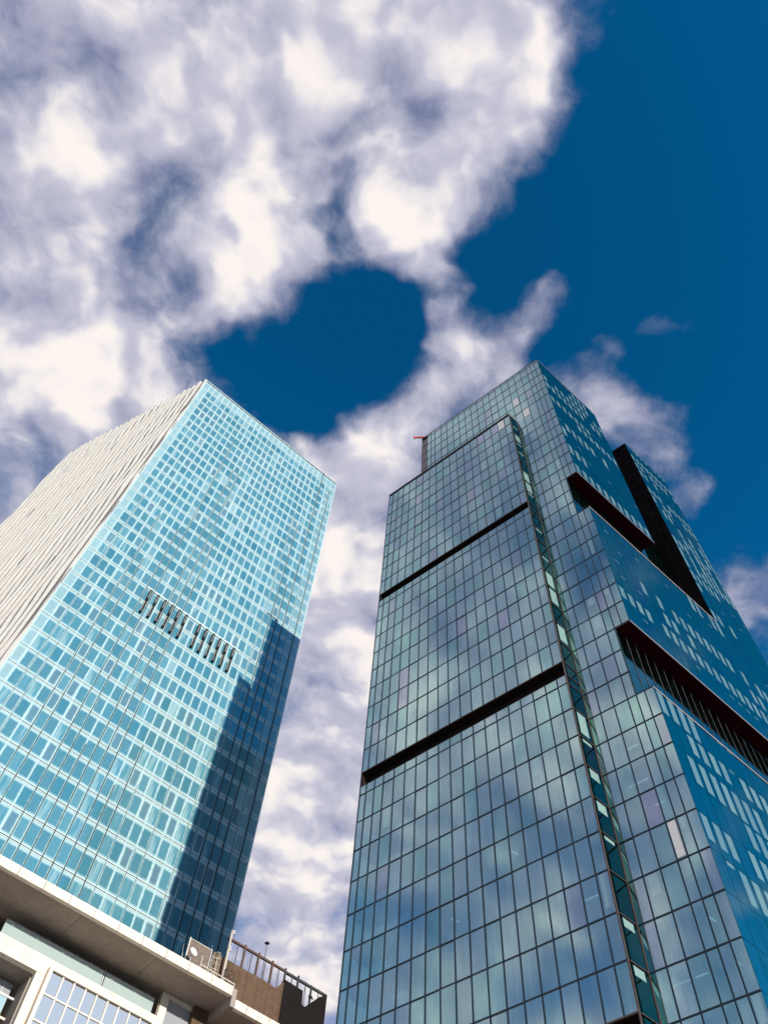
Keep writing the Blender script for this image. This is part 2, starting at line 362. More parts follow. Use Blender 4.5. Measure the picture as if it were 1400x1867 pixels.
# ------------------------------------------------------------------ ground
g = link('plaza', mesh_from([(-3000, -3000, 0), (3000, -3000, 0), (3000, 3000, 0), (-3000, 3000, 0)], [(0, 1, 2, 3)]), 'paving'); g['kind'] = 'structure'

# ================================================================== tower with the stepped glass box (right)
YB, YS = rad(-43.8), rad(36.5)
UB = (math.cos(YB), math.sin(YB)); US = (math.cos(YS), math.sin(YS)); NBi = (-UB[1], UB[0])
BX, BY = 19.617, 51.706
def pb(u, s): return (BX + UB[0] * u + US[0] * s, BY + UB[1] * u + US[1] * s)
DBOX, UC, UL, LEND, REC = 2.15, 6.88, -21.05, 38.4 + 2.15, 1.65
S1, S2A, S2 = 16.7 + 2.15, 25.8 + 2.15, 25.8 + 2.15
REC2, NEND = 2.9, 36.2
Z = lambda z: z + EYE
root = thing('glass_tower', 'blue mirror glass office tower with stepped box front and dark notched corner', 'tower', (*pb(-7, 12), 0))
FP = 3.66
lv_box = [34.4 + FP * i for i in range(-1, 10)] + [68.6, 70.66] + [70.66 + FP * i for i in range(1, 10)] + [105.1, 106.8] + [106.8 + FP * i for i in range(1, 10)] + [140.2]
lv_main = [34.4 + FP * i for i in range(-1, 9)] + [67.15, 70.7, 74.26] + [70.66 + FP * i for i in range(2, 8)] + [100.1, 103.6, 107.1, 110.8] + [110.8 + FP * i for i in range(1, 15)] + [163.1]
bands = [(32.35, 34.4), (68.6, 70.66), (105.1, 106.8)]
col_box = [-26.15, -25.29, -24.14, -22.94] + [-21.5 + 1.465 * i for i in range(14)] + [-1.08, 0.0]
col_box = sorted(set(round(c, 3) for c in col_box))
col_main_low = [0.0, 1.35, 2.8, 4.24, 5.13, 6.0, 6.88]
col_main_top = [-19.62, -18.75, -17.8, -16.3, -14.85, -13.39, -11.94, -10.46, -9.0, -7.54, -6.06, -4.59, -3.11, -1.61, -.1, 1.35, 2.8, 4.24, 5.13, 6.0, 6.88]
MW = .11
cells = []
def grid(u_edges, s_off, z_edges, line, yaw, gap, skip=None, blindf=None, jit=.0022, vis=True):
    for a, b in zip(u_edges, u_edges[1:]):
        for z0, z1 in zip(z_edges, z_edges[1:]):
            if skip and skip(a, b, z0, z1): continue
            x, y = line(a + gap / 2, s_off)
            cells.append(Cell(x, y, Z(z0) + gap / 2, yaw, b - a - gap, z1 - z0 - gap,
                              blind=blindf(a, z0) if blindf else 0.0, tilt=(RNG.normal(0, jit), RNG.normal(0, jit)), vis=vis))
is_band = lambda z0, z1: any(abs(z0 - p) < .05 and abs(z1 - q) < .05 for p, q in bands)
z_lo = 30.74
lvb = [z for z in lv_box]; lvb = sorted(set(round(z, 3) for z in lvb)); lvb = [32.35 if abs(z - 30.74) < .01 else z for z in lvb]
lvb = [28.7] + lvb
grid(col_box, 0.0, lvb, pb, YB, .05, skip=lambda a, b, z0, z1: is_band(z0, z1),
     blindf=lambda a, z: (.45 + .5 * RNG.rand()) if RNG.rand() < .02 else 0.0)
# the box's right return
def pbr(s, off): return pb(0.0 + off, s)
side_bl = {130.6: .7, 116.3: .8, 112.7: .8, 86.9: .8, 83.3: .8, 75.9: .85, 61.6: .75, 55.0: .35, 51.6: .3, 47.0: .14, 40.7: .18, 37.3: .2, 34.9: .5}
main_blinds = None
def sb(s, z):
    for k, v in side_bl.items():
        if z <= k < z + FP: return v
    return .07 if RNG.rand() < .35 else 0.0
main_cells = cells; cells = []
grid([0.06, DBOX - .06], 0.0, [28.7] + [z for z in sorted(set(round(z, 3) for z in lv_box)) if z > 31], pbr, YS, .05, blindf=sb)
ret_cells = cells; cells = main_cells
# the main front: beside the box and above it
lvm = [27.1] + sorted(set(round(z, 3) for z in lv_main))
def notch(z0, z1): zc = (z0 + z1) / 2; return 63.7 < zc < 74.26 or 100.1 < zc < 110.8
def pm(u, off): return pb(u, DBOX)
col_low_n = [0.0, 1.35, 2.8, 4.24, UC - REC]
grid(col_main_low, 0, lvm, pm, YB, .05, skip=lambda a, b, z0, z1: z1 > 140.3 or notch(z0, z1),
     blindf=lambda a, z: (.3 + .6 * RNG.rand()) if RNG.rand() < .06 else 0.0)
grid(col_low_n, 0, lvm, pm, YB, .05, skip=lambda a, b, z0, z1: not notch(z0, z1))
top_lv = [140.08] + [z for z in lvm if z > 143]
grid(col_main_top, 0, [136.4] + top_lv, pm, YB, .05)
# the right-hand flank, flush glass: outer plane and recessed plane
def ps(s, off): return pb(UC, s)
def pr(s, off): return pb(UC - REC, s)
SP = 1.47
def edges(a, b):
    n = max(1, round((b - a) / SP)); return [a + (b - a) * i / n for i in range(n + 1)]
runs = {}
def flank_blind(s, z):
    k = round(z, 1)
    if k not in runs:
        st = RNG.rand() < (.75 if z < 63 else .48); lst = []; pos = 0
        while pos < 40:
            on = RNG.rand() < (.60 if st else .10); ln = RNG.uniform(3, 9)
            lst.append((pos, pos + ln, on)); pos += ln
        runs[k] = (lst, RNG.uniform(.62, .93), st)
    lst, base, st = runs[k]
    for a, b, on in lst:
        if a <= s < b:
            if on and RNG.rand() < .82: return base
            return .05 if RNG.rand() < .16 else 0.0
    return 0.0
Zl = lambda a, b: [z for z in lvm if a - .02 <= z <= b + .02]
def pr2(s, off): return pb(UC - REC2, s)
s0 = DBOX + .03
lv_hi = Zl(110.8, 163.1) + [166.0, 168.6]
flank_regions = [(ps, s0, LEND, Zl(27.1, 63.7)), (pr, s0, NEND, Zl(63.68, 74.3)), (ps, NEND, LEND, Zl(63.68, 74.3)),
                 (ps, s0, LEND, Zl(74.2, 100.1)), (pr, s0, S1, Zl(100.1, 110.8)), (pr2, S1, S2, Zl(100.1, 110.8)), (ps, S2, LEND, Zl(100.1, 163.1)),
                 (ps, s0, S1, Zl(110.8, 163.1)), (pr2, S1, S2, lv_hi)]
for fn, a, b, zz in flank_regions:
    grid(edges(a, b), 0, zz, fn, YS, .055, blindf=flank_blind if fn is ps else None, jit=.0012)
    if fn is pr and zz[0] < 80:
        for e in edges(a, b)[1:-1]:
            x, y = pb(UC - REC + .05, e); link('notch_mullion', cbox(.03, .04, zz[-1] - zz[0] - .1, 'pier_panel'), 'pier_panel', root, (x, y, Z(zz[0]) + .05), (0, 0, YS))
# left and rear faces (seen only as reflections)
LY = YS + math.pi
def pl(s, off): return pb(UL, LEND - s)
main_cells = cells; cells = ret_cells
grid(edges(0, LEND - DBOX), 0, [27.1, 34.4, 45, 56, 67, 78, 89, 100, 111, 122, 133, 144, 155, 163.1], pl, LY, .06, vis=False)
cells = main_cells
fl = [c for c in cells if abs(c.yaw - YS) < .05]; fr_ = [c for c in cells if abs(c.yaw - YS) >= .05]
build_panes(root, [(fr_, 'tower_glass', 232), (fl, 'flank_glass', 32), (ret_cells, 'clear_return_glass', 36)])

# mullions and transoms of the fronts
def mull(u, s, z0, z1, mt='mullion_dark', w=MW, proud=.05):
    x, y = pb(u, s); x -= UB[0] * w / 2 + NBi[0] * proud; y -= UB[1] * w / 2 + NBi[1] * proud
    link('mullion', cbox(w, .16, z1 - z0, mt), mt, root, (x, y, Z(z0)), (0, 0, YB))
def trans(u0, u1, s, z, mt='mullion_dark', h=MW, proud=.045, nm='transom'):
    x, y = pb(u0, s); x -= NBi[0] * proud; y -= NBi[1] * proud
    link(nm, cbox(u1 - u0, .15, h, mt), mt, root, (x, y, Z(z) - h / 2), (0, 0, YB))
segs = [(28.7, 32.35), (34.4, 68.6), (70.66, 105.1), (106.8, 140.2)]
for u in col_box[1:-1]:
    for a, b in segs: mull(u, 0, a, b)
for z in lvb[1:-1]:
    if not any(p - .05 < z < q + .05 for p, q in bands): trans(-26.15, 0, 0, z)
for u in col_main_low[1:-1]:
    if u < UC - REC: mull(u, DBOX, 27.1, 140)
    else:
        for a, b in ((27.1, 63.7), (74.26, 100.1), (110.8, 140)): mull(u, DBOX, a, b)
for z in lvm[1:]:
    if z > 139.5: continue
    trans(0.02, UC - (REC if 63.8 < z < 74.2 or 100.2 < z < 110.7 else 0), DBOX, z)
for u in col_main_top[1:-1]: mull(u, DBOX, 140.0, 163.1)
for z in top_lv[1:-1]: trans(UL, UC, DBOX, z, h=.08)
# dark recessed bands across the box
for z0, z1 in bands:
    a, b = pb(-26.15, .0), pb(-.04, .0); a2, b2 = pb(-26.15, 1.0), pb(-.04, 1.0)
    prism('band_recess_back', [a2, b2, pb(-.04, 1.15), pb(-26.15, 1.15)], Z(z0), Z(z1), 'band_panel', root)
    prism('band_soffit', [pb(-26.15, .02), pb(-.04, .02), b2, a2], Z(z1) - .02, Z(z1) + .10, 'band_panel', root)
    prism('band_sill', [pb(-26.15, .02), pb(-.04, .02), b2, a2], Z(z0) - .10, Z(z0), 'band_panel', root)
    prism('band_end', [pb(-26.14, .04), pb(-26.02, .04), pb(-26.02, 1.0), pb(-26.14, 1.0)], Z(z0), Z(z1) - .03, 'band_panel', root)
    trans(-26.15, 0, 0, z1 + .05, 'brown_trim', h=.12, proud=.07, nm='band_trim')
# trims on the box
trans(-26.2, .02, -.02, 140.28, 'brown_trim', h=.22, proud=.1, nm='coping')
prism('coping', [pb(.06, -.1), pb(.14, -.1), pb(.14, DBOX), pb(.06, DBOX)], Z(140.15), Z(140.42), 'pale_trim', root)
mull(-.02, -.02, 28.7, 140.2, 'brown_trim', w=.10, proud=.06)
prism('corner_trim', [pb(-.02, DBOX - .09), pb(.06, DBOX - .09), pb(.06, DBOX - .02), pb(-.02, DBOX - .02)], Z(28.7), Z(139.0), 'brown_trim', root)
mull(-26.18, 0, 28.7, 140.2, 'mullion_dark', w=.1)
for z in [z for z in lvb[1:-1]]:
    prism('transom', [pb(.02, .1), pb(.07, .1), pb(.07, DBOX - .15), pb(.02, DBOX - .15)], Z(z) - .03, Z(z) + .03, 'brown_trim', root)
# roof edge of the main volume, corner pier on the left
prism('parapet', [pb(UL, DBOX - .06), pb(UC, DBOX - .06), pb(UC, DBOX + .3), pb(UL, DBOX + .3)], Z(163.1), Z(163.28), 'mullion_dark', root)
prism('parapet', [pb(UC - .25, DBOX + .3), pb(UC + .03, DBOX + .3), pb(UC + .03, S1), pb(UC - .25, S1)], Z(163.1), Z(163.25), 'pale_trim', root)
prism('parapet', [pb(UC - .25, S2), pb(UC + .03, S2), pb(UC + .03, LEND), pb(UC - .25, LEND)], Z(163.1), Z(163.25), 'backing_teal', root)
for k, (za, zb) in enumerate([(140.3, 144), (144.1, 147.7), (147.8, 151.4), (151.5, 155.1), (155.2, 158.8), (158.9, 161.6)]):
    prism('pier_panel', [pb(UL, DBOX), pb(-19.72, DBOX), pb(-19.72, DBOX + .4), pb(UL, DBOX + .4)], Z(za), Z(zb), 'pier_panel', root)
# soffits and ledges of the corner notches, with their light metal edges
def strip(nm, u0, u1, s0, s1, z0, z1, mt): return prism(nm, [pb(u0, s0), pb(u1, s0), pb(u1, s1), pb(u0, s1)], Z(z0), Z(z1), mt, root)
strip('notch_soffit', UC - REC - .1, UC - .03, DBOX + .03, S1, 110.82, 111.0, 'maroon_soffit')
strip('notch_soffit', UC - REC - .1, UC - .03, DBOX + .03, NEND, 74.28, 74.45, 'maroon_soffit')
strip('soffit_edge', UC - .03, UC + .05, DBOX, S1, 110.74, 110.90, 'pale_trim')
strip('soffit_edge', UC - .03, UC + .05, DBOX, NEND, 74.20, 74.36, 'pale_trim')
strip('soffit_edge', UC - REC, UC + .05, DBOX - .06, DBOX + .03, 110.74, 110.90, 'brown_trim')
strip('soffit_edge', UC - REC, UC + .05, DBOX - .06, DBOX + .03, 74.20, 74.36, 'brown_trim')
strip('notch_ledge', UC - REC, UC - .02, DBOX + .05, NEND, 63.45, 63.64, 'band_panel')
strip('notch_ledge', UC - REC2, UC - .02, DBOX + .05, S2, 99.85, 100.05, 'band_panel')
strip('ledge_edge', UC - .02, UC + .06, DBOX, S2, 99.88, 100.10, 'pale_trim')
strip('ledge_edge', UC - .02, UC + .06, DBOX, NEND, 63.50, 63.68, 'pale_trim')
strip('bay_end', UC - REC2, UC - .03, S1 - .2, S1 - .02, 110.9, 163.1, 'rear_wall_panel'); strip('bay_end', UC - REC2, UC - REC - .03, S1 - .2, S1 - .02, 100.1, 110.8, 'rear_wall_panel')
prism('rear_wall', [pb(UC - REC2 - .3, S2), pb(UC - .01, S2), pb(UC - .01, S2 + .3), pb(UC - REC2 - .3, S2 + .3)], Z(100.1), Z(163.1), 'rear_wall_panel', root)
# backing behind the flank glass
def backing(off, s0, s1, z0, z1): strip('spandrel_wall', UC - off - .42, UC - off - .24, s0, s1, z0, z1, 'backing_teal')
backing(0, DBOX + .2, LEND - .2, 27.1, 63.4); backing(REC, DBOX + .2, NEND, 63.7, 74.2); backing(0, DBOX + .2, LEND - .2, 74.5, 99.8)
backing(REC, DBOX + .2, S1 - .2, 100.1, 110.7); backing(REC2, S1, S2, 100.1, 168.5); backing(0, DBOX + .2, S1 - .2, 111.05, 162.9); backing(0, S2 + .3, LEND - .2, 100.1, 162.9)
# floors behind the fronts
for i, z in enumerate(sorted(set(round(q, 2) for q in lvm))):
    ue = UC - .5 - (REC if 63.8 < z < 74.4 or 100.3 < z < 110.9 else 0)
    q = [pb(UL + .3, DBOX + .35), pb(ue, DBOX + .35), pb(ue, 14), pb(UL + .3, 14)]
    prism('floor_slab', q, Z(z) - .45, Z(z) + .18, 'ceiling', root)
for z in lvb[1:-1]:
    if any(abs(z - p) < .05 or abs(z - p2) < .05 for p, p2 in bands): continue
    prism('floor_slab', [pb(-25.85, .32), pb(-.3, .32), pb(-.3, DBOX + .2), pb(-25.85, DBOX + .2)], Z(z) - .45, Z(z) + .16, 'ceiling', root)
strip('left_backing', UL + .25, UL + .45, DBOX + .45, LEND - .3, 27.1, 162.6, 'body_dark')  # unseen dark sheet, added so this face reflects dark in the finned tower
prism('core_wall', [pb(UL + 4, 9), pb(UC - 4, 9), pb(UC - 4, 30), pb(UL + 4, 30)], 0.02, Z(160), 'body_dark', root)
prism('base_wall', [pb(UL + .3, DBOX + .4), pb(UC - .6, DBOX + .4), pb(UC - .6, LEND - .5), pb(UL + .3, LEND - .5)], 0.01, Z(26.8), 'body_dark', root)
prism('base_wall', [pb(-26, .2), pb(-.3, .2), pb(-.3, DBOX + .3), pb(-26, DBOX + .3)], 0.01, Z(28.5), 'body_dark', root)
prism('roof_slab', [pb(UL + .2, DBOX + .4), pb(UC - .6, DBOX + .4), pb(UC - .6, S1), pb(UC - REC2 - .5, S1), pb(UC - REC2 - .5, LEND - .4), pb(UL + .2, LEND - .4)], Z(162.4), Z(162.9), 'body_dark', root)
# a few white panels painting cloud glare on open panes; lit ceiling lamps
def panel(u, s, z, w, h):
    x, y = pb(u, s); link('glare_panel', cbox(w, .04, h, 'glare_white'), 'glare_white', root, (x - NBi[0] * .03, y - NBi[1] * .03, Z(z)), (0, 0, YB))
panel(1.43, DBOX, 140.2, 1.3, 3.3); panel(-.02, DBOX, 147.6, 1.28, 3.4); panel(-2.47, 0, 136.2, 1.28, 3.4); panel(4.34, DBOX, 45.55, .72, 3.35)
def lamp(u, s, z, ln, rot=0.0):
    x, y = pb(u, s); link('ceiling_lamp', cbox(ln, .07, .05, 'lamp_tube'), 'lamp_tube', root, (x, y, Z(z) - .52), (0, 0, YB + rot))
for u, s, z, ln, ro in [(1.1, 4.1, 56.4, 1.9, 0), (.6, 3.5, 38.1, 1.6, 0), (2.4, 3.5, 38.1, .9, 0), (-9.0, .9, 52.7, .9, 1.2), (4.6, 3.3, 41.7, .8, 1.3), (5.4, 3.4, 38.1, .7, 1.3),
                        (-3.2, 1.4, 45.4, 1.2, 0), (-15.5, 1.2, 49.0, .8, 1.2), (3.2, 3.4, 52.7, .9, 0), (2.0, 3.6, 60.0, 1.2, 0)]:
    lamp(u, s, z, ln, ro)

# red davit on the roof corner
def pbw(u, s, z): x, y = pb(u, s); return Vector((x, y, Z(z)))
o0 = pbw(UL + 1.1, DBOX + .9, 163.0)
dv = thing('roof_davit', 'small red window cleaning davit leaning over the roof corner of the mirror glass tower', 'crane', o0)
def child(nm, mb, mt, parent):
    b = WM[parent.name].translation; return link(nm, mesh_from([(v[0] - b[0], v[1] - b[1], v[2] - b[2]) for v in mb.v], mb.f), mt, parent, b)
mb = MB(); mb.tube(o0, o0 + Vector((0, 0, 1.2)), .22, 10); child('post', mb, 'crane_red', dv)
mb = MB(); a0 = o0 + Vector((0, 0, 1.1)); a1 = pbw(UL - 1.0, DBOX - 1.0, 163.9); mb.tube(a0, a1, .26, 10, .2); child('boom', mb, 'crane_red', dv)
mb = MB(); mb.tube(a1 + Vector((0, 0, .2)), a1 + Vector((0, 0, -.55)), .28, 10, .18); child('head', mb, 'crane_red', dv)
mb = MB(); mb.tube(a0 + (a1 - a0) * -.12, a0 + (a1 - a0) * .12, .34, 10); child('collar', mb, 'dark_steel', dv)

# ================================================================== tower with white fins (left)
YA = rad(35.7); UA = (math.cos(YA), math.sin(YA)); NAi = (-UA[1], UA[0])
K = 1.5; Q = K / 1.4; AX, AY = -35.1409 * K, 55.1819 * K
def pa(u, v=0.0): return (AX + UA[0] * u + NAi[0] * v, AY + UA[1] * u + NAi[1] * v)
AW, NC = 31.107 * K, 29; CW = AW / NC
ft = thing('finned_tower', 'pale turquoise glass tower with white rippled fins down one flank', 'tower', (*pa(20, 18), 0))
lev = [(209.16 - 3.892 * j) * Q for j in range(0, 40)]; lev = [z for z in lev if z > 62]
HT = 210 * Q
acells = []
vent_cols = [8.58 + k for k in range(6)] + [15.5 + k for k in range(6)]
for i in range(NC):
    for j in range(len(lev) - 1):
        z1, z0 = lev[j], lev[j + 1]
        pale = 0.0
        if j == 0: pale = .75
        elif i == 0: pale = .85
        elif i >= NC - 2: pale = .45
        elif RNG.rand() < .012: pale = .6
        x, y = pa(i * CW + .035)
        acells.append(Cell(x, y, Z(z0) + .05, YA, CW - .07, z1 - z0 - .10, blind=pale, tilt=(RNG.normal(0, .0012), RNG.normal(0, .0012))))
build_panes(ft, [(acells, 'frit_glass', 300)])
def abox(nm, u0, u1, v0, v1, z0, z1, mt, bevel=0.0, parent=None):
    x, y = pa(u0, v0); return link(nm, cbox(u1 - u0, v1 - v0, z1 - z0, mt, bevel), mt, parent or ft, (x, y, Z(z0)), (0, 0, YA))
for z in lev[:-1]:
    abox('transom', 0, AW, -.045, .05, z + .05, z + .17, 'transom_pale'); abox('transom', 0, AW, -.045, .05, z - .24, z - .09, 'transom_pale')
for i in range(1, NC):
    r = RNG.rand()
    top = HT - .1
    if r < .50: zs, wd, pr_ = RNG.uniform(64, 212 * Q), .11, .22
    elif r < .84: zs, wd, pr_ = RNG.uniform(75, 205 * Q), .045, .09
    else: zs, wd, pr_ = 62, .05, .03
    if i >= 24: zs = RNG.uniform(150, 215) * Q
    zs = min(zs, top)
    if zs > 63: abox('glass_fin', i * CW - wd / 2, i * CW + wd / 2, -pr_, .03, 62, zs, 'fin_line')
    if zs < top - .1: abox('mullion', i * CW - .035, i * CW + .035, -.05, .03, max(zs, 62), top, 'line_pale')
abox('coping', -.1, AW + .05, -.06, .3, HT - .1, HT + .25, 'transom_pale')
abox('corner_mullion', -.12, .03, -.08, .1, 62, HT, 'transom_pale'); abox('corner_mullion', AW - .03, AW + .1, -.08, .1, 62, HT, 'line_pale')
# open vent windows in two groups of six, each an upper and a lower leaf on brackets
for i in vent_cols:
    u = i * CW - .05
    for (za, zb, up) in ((120.2 * Q, 123.1 * Q, True), (116.75 * Q, 119.6 * Q, False)):
        lf = abox('vent_leaf', u, u + .30, -.48, -.12, za, zb, 'vent_dark' if up else 'vent_brown')
        abox('leaf_frame', u - .07, u - .01, -.54, -.06, za + .05, zb - .05, 'vent_brown' if up else 'galvanised', parent=lf)
        abox('leaf_frame', u + .31, u + .38, -.52, -.06, za, zb, 'vent_dark', parent=lf)
        abox('handle', u + .10, u + .20, -.56, -.49, za + .5, zb - .5, 'galvanised' if up else 'vent_dark', parent=lf)
        abox('hinge', u - .05, u + .40, -.42, -.07, za - .16, za - .02, 'vent_dark', parent=lf)
abox('vent_hood', 8.0 * CW, 21.4 * CW, -.18, -.05, 123.3 * Q, 123.8 * Q, 'transom_pale')
# bodies behind the glass
YL = rad(146.0); UL2 = (math.cos(YL), math.sin(YL)); LLEN = 46.5 * Q
def pf(s, out): return (AX + UL2[0] * s - math.sin(rad(-34)) * -out, AY + UL2[1] * s - math.cos(rad(-34)) * out)
NLo = (math.sin(rad(-34)), -math.cos(rad(-34)))
def pf(s, out): return (AX + UL2[0] * s + NLo[0] * out, AY + UL2[1] * s + NLo[1] * out)
c1, c2 = pa(.25, .35), pa(AW - .1, .35); e1 = pf(LLEN, -.3); e2 = (e1[0] + UA[0] * AW, e1[1] + UA[1] * AW)
prism('tower_body', [c1, c2, e2, (c1[0] + (e1[0] - AX) * .999, c1[1] + (e1[1] - AY) * .999)], 0.01, Z(HT - .4), 'body_dark', ft)
prism('flank_wall', [pf(LLEN, 0), pf(0.15, 0), pf(0.15, -.3), pf(LLEN, -.3)], Z(40), Z(HT + .2), 'fin_wall', ft)
# rippled fins
NF = 27; FPIT = (LLEN - .3) / NF
zs = np.linspace(44, HT + 1.3, 90)
dash_me = box_mesh(.22, .24, 4.6)  # short dark boxes set along the fins
for i in range(NF):
    s0 = .25 + i * FPIT; V = []; ztop = HT + 1.0 + .45 * math.sin(i * 1.9) + .3 * RNG.rand()
    for z in zs:
        zz = min(z, ztop) if z < HT + 1.2 else ztop
        dep = (.30 if i == 0 else .60) + .15 * math.sin(2 * math.pi * z / 31 + i * .62) + .06 * math.sin(2 * math.pi * z / 12.3 + i * 1.35)
        sh = .09 * math.sin(2 * math.pi * z / 23 + i * .9)
        for (ds, dd) in ((.02, 0.02), (.18 + sh, dep), (.60 + sh, dep * .98), (.90, .02)):
            x, y = pf(s0 + ds, dd); V.append((x, y, Z(zz)))
    n = len(zs); Fc = []
    for a in range(n - 1):
        for b in range(3): Fc.append((a * 4 + b, (a + 1) * 4 + b, (a + 1) * 4 + b + 1, a * 4 + b + 1))
    Fc += [((n - 1) * 4 + 3, (n - 1) * 4 + 2, (n - 1) * 4 + 1, (n - 1) * 4), (0, 1, 2, 3)]
    w0 = (*pf(s0, 0), Z(44)); fo = link('fin', mesh_from([(v[0] - w0[0], v[1] - w0[1], v[2] - w0[2]) for v in V], Fc), 'fin_white', ft, w0)
    zz = 66 + (i * 7.3) % 19
    while zz < HT - 8:
        if RNG.rand() < .4:
            x, y = pf(s0 - .10, .20)
            link('dark_dash', dash_me, 'dash_dark', ft, (x, y, Z(zz)), (0, 0, YA))
        zz += 17 + RNG.uniform(0, 9)

# ================================================================== cream stone building in front
S_ = EYE
NO = (math.sin(YA), -math.cos(YA))
def pp(U, D): return (-NO[0] * D + UA[0] * U, -NO[1] * D + UA[1] * U)
sb_ = thing('stone_building', 'cream stone building with deep overhanging roof slab and glass balcony rail', 'building', (*pp(14, 58), 0))
def q(nm, U0, U1, D0, D1, z0, z1, mt, parent=None, bevel=0.0):
    x, y = pp(U0, D0); return link(nm, cbox(U1 - U0, D1 - D0, z1 - z0, mt, bevel), mt, parent or sb_, (x, y, Z(z0)), (0, 0, YA))
# roof slab: fascia stones, soffit panels
FD = 51.9
ue = [-14 + 1.95 * i for i in range(22)] + [28.8]
for a, b in zip(ue, ue[1:]): q('fascia_stone', a + .016, b - .016, FD, FD + .35, 37.18, 37.80 + .05, 'cream_stone', bevel=.012)
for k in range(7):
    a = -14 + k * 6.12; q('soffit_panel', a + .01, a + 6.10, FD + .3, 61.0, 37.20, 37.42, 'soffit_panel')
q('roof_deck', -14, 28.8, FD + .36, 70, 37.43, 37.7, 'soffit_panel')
# lower slab continuing to the right
mbv = [pp(28.8, FD + .02), pp(29.15, FD + .02), pp(29.15, 56.5), pp(28.8, 56.5)]
prism('slab_step', mbv, Z(36.45), Z(37.75), 'soffit_panel', sb_)
for k in range(5):
    a = 29.16 + k * 1.02; q('fascia_stone', a + .016, a + 1.004, FD, FD + .35, 36.45, 37.08, 'cream_stone', bevel=.012)
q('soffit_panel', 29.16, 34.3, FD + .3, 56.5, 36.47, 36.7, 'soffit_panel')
# front wall: plane GD
GD = 55.0
q('back_wall', -14, 25.1, 60.2, 60.6, 30, 37.2, 'soffit_panel')
q('pillar', 25.08, 25.66, GD, GD + 1.0, 20, 37.19, 'cream_stone', bevel=.015)
q('beam', 25.66, 33.5, GD, GD + .6, 36.88, 37.19, 'cream_stone', bevel=.012)
q('loggia_side', 24.98, 25.08, GD + .1, 60.2, 30, 37.19, 'soffit_panel')
q('window_pane', 25.68, 28.9, GD + .16, GD + .2, 20, 36.86, 'window_glass')
q('wall_behind', 25.68, 33.5, GD + .9, GD + 1.1, 20, 37.1, 'dark_interior')
q('pillar', 28.9, 29.5, GD, GD + .8, 20, 36.87, 'cream_stone', bevel=.015)
q('window_pane', 29.52, 33.0, GD + .16, GD + .2, 20, 36.86, 'window_glass')
# glass balustrade on the balcony edge
gr = q('balustrade_rail', 12.8, 24.62, GD + .06, GD + .13, 36.42, 36.47, 'pale_trim')
for a, b in ((12.8, 15.35), (15.37, 17.9), (17.92, 20.45), (20.62, 22.6), (22.62, 24.6)):
    q('balustrade_glass', a, b, GD + .08, GD + .105, 35.42, 36.42, 'balustrade_glass')
for a in (15.33, 17.88, 20.5, 22.58): q('balustrade_post', a, a + .06, GD + .12, GD + .2, 35.4, 36.45, 'white_paint')
for k in range(10): q('rail_stub', 13.6 + k * 1.15, 13.64 + k * 1.15, GD + .08, GD + .12, 36.47, 36.60, 'galvanised')
q('side_glass', 9.2, 12.6, GD + 1.4, GD + 1.45, 35.4, 37.15, 'balustrade_glass')
q('glass_frame', 12.0, 12.62, GD + 1.34, GD + 1.39, 36.75, 37.1, 'white_paint')
q('balcony_slab', -14, 25.08, GD + .02, 60.2, 35.0, 35.4, 'cream_stone')
q('wall_band', -14, 25.08, GD, GD + .5, 34.28, 35.40, 'cream_stone', bevel=.012)
q('wall_pier', 16.04, 16.75, GD + .02, GD + .6, 18, 34.27, 'cream_stone', bevel=.012)
# left opening with its own balcony
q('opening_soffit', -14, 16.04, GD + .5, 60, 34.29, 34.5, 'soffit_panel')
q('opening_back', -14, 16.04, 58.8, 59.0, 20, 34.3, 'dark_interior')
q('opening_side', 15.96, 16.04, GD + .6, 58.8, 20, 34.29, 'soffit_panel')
# the glazed screen inside the opening: panes with pale bars
for (a, b) in ((11.9, 12.9), (12.93, 13.93), (13.96, 14.96), (14.99, 15.55)):
    q('window_pane', a, b, 57.0, 57.03, 33.3, 34.02, 'window_glass'); q('window_pane', a, b, 57.0, 57.03, 32.0, 33.15, 'balustrade_glass')
q('screen_bar', 11.5, 16.0, 56.96, 57.08, 33.16, 33.29, 'white_paint'); q('screen_bar', 11.5, 16.0, 56.96, 57.08, 31.85, 31.99, 'cream_stone')
for a in (12.9, 13.93, 14.96): q('screen_bar', a, a + .035, 56.97, 57.07, 32, 34.02, 'white_paint')
# projecting window bay
def bay(U0, U1, z0, z1, cols, zt):
    bw = q('bay_window', U0 + .26, U1 - .26, GD - .55, GD + .3, z1 - .24, z1, 'cream_stone', bevel=.015)
    q('frame', U0, U0 + .26, GD - .55, GD + .3, z0, z1, 'cream_stone', bw, bevel=.015)
    q('frame', U1 - .26, U1, GD - .55, GD + .3, z0, z1, 'cream_stone', bw, bevel=.015)
    q('back_panel', U0 + .26, U1 - .26, GD + .32, GD + .4, z0, z1 - .3, 'dark_interior', bw)
    w = (U1 - U0 - .52) / cols
    rows = [z1 - .24] + zt
    for r in range(len(rows) - 1):
        for c in range(cols):
            a = U0 + .26 + c * w
            q('window_pane', a + .05, a + w - .05, GD - .36, GD - .33, rows[r + 1] + .05, rows[r] - .05, 'window_glass', bw)
    for c in range(1, cols): q('glazing_bar', U0 + .26 + c * w - .05, U0 + .26 + c * w + .05, GD - .45, GD - .3, z0, z1 - .24, 'cream_stone', bw)
    for z in zt[:-1]: q('glazing_bar', U0 + .26, U1 - .26, GD - .43, GD - .31, z - .05, z + .05, 'cream_stone', bw)
bay(16.62, 24.9, 20, 34.72, 9, [33.0, 31.35, 29.7, 28.0, 26.3, 24.6, 22.9, 21.2])
q('wall_base', -14, 33.5, GD + .62, GD + 1.0, 0.01 - EYE, 20, 'cream_stone')
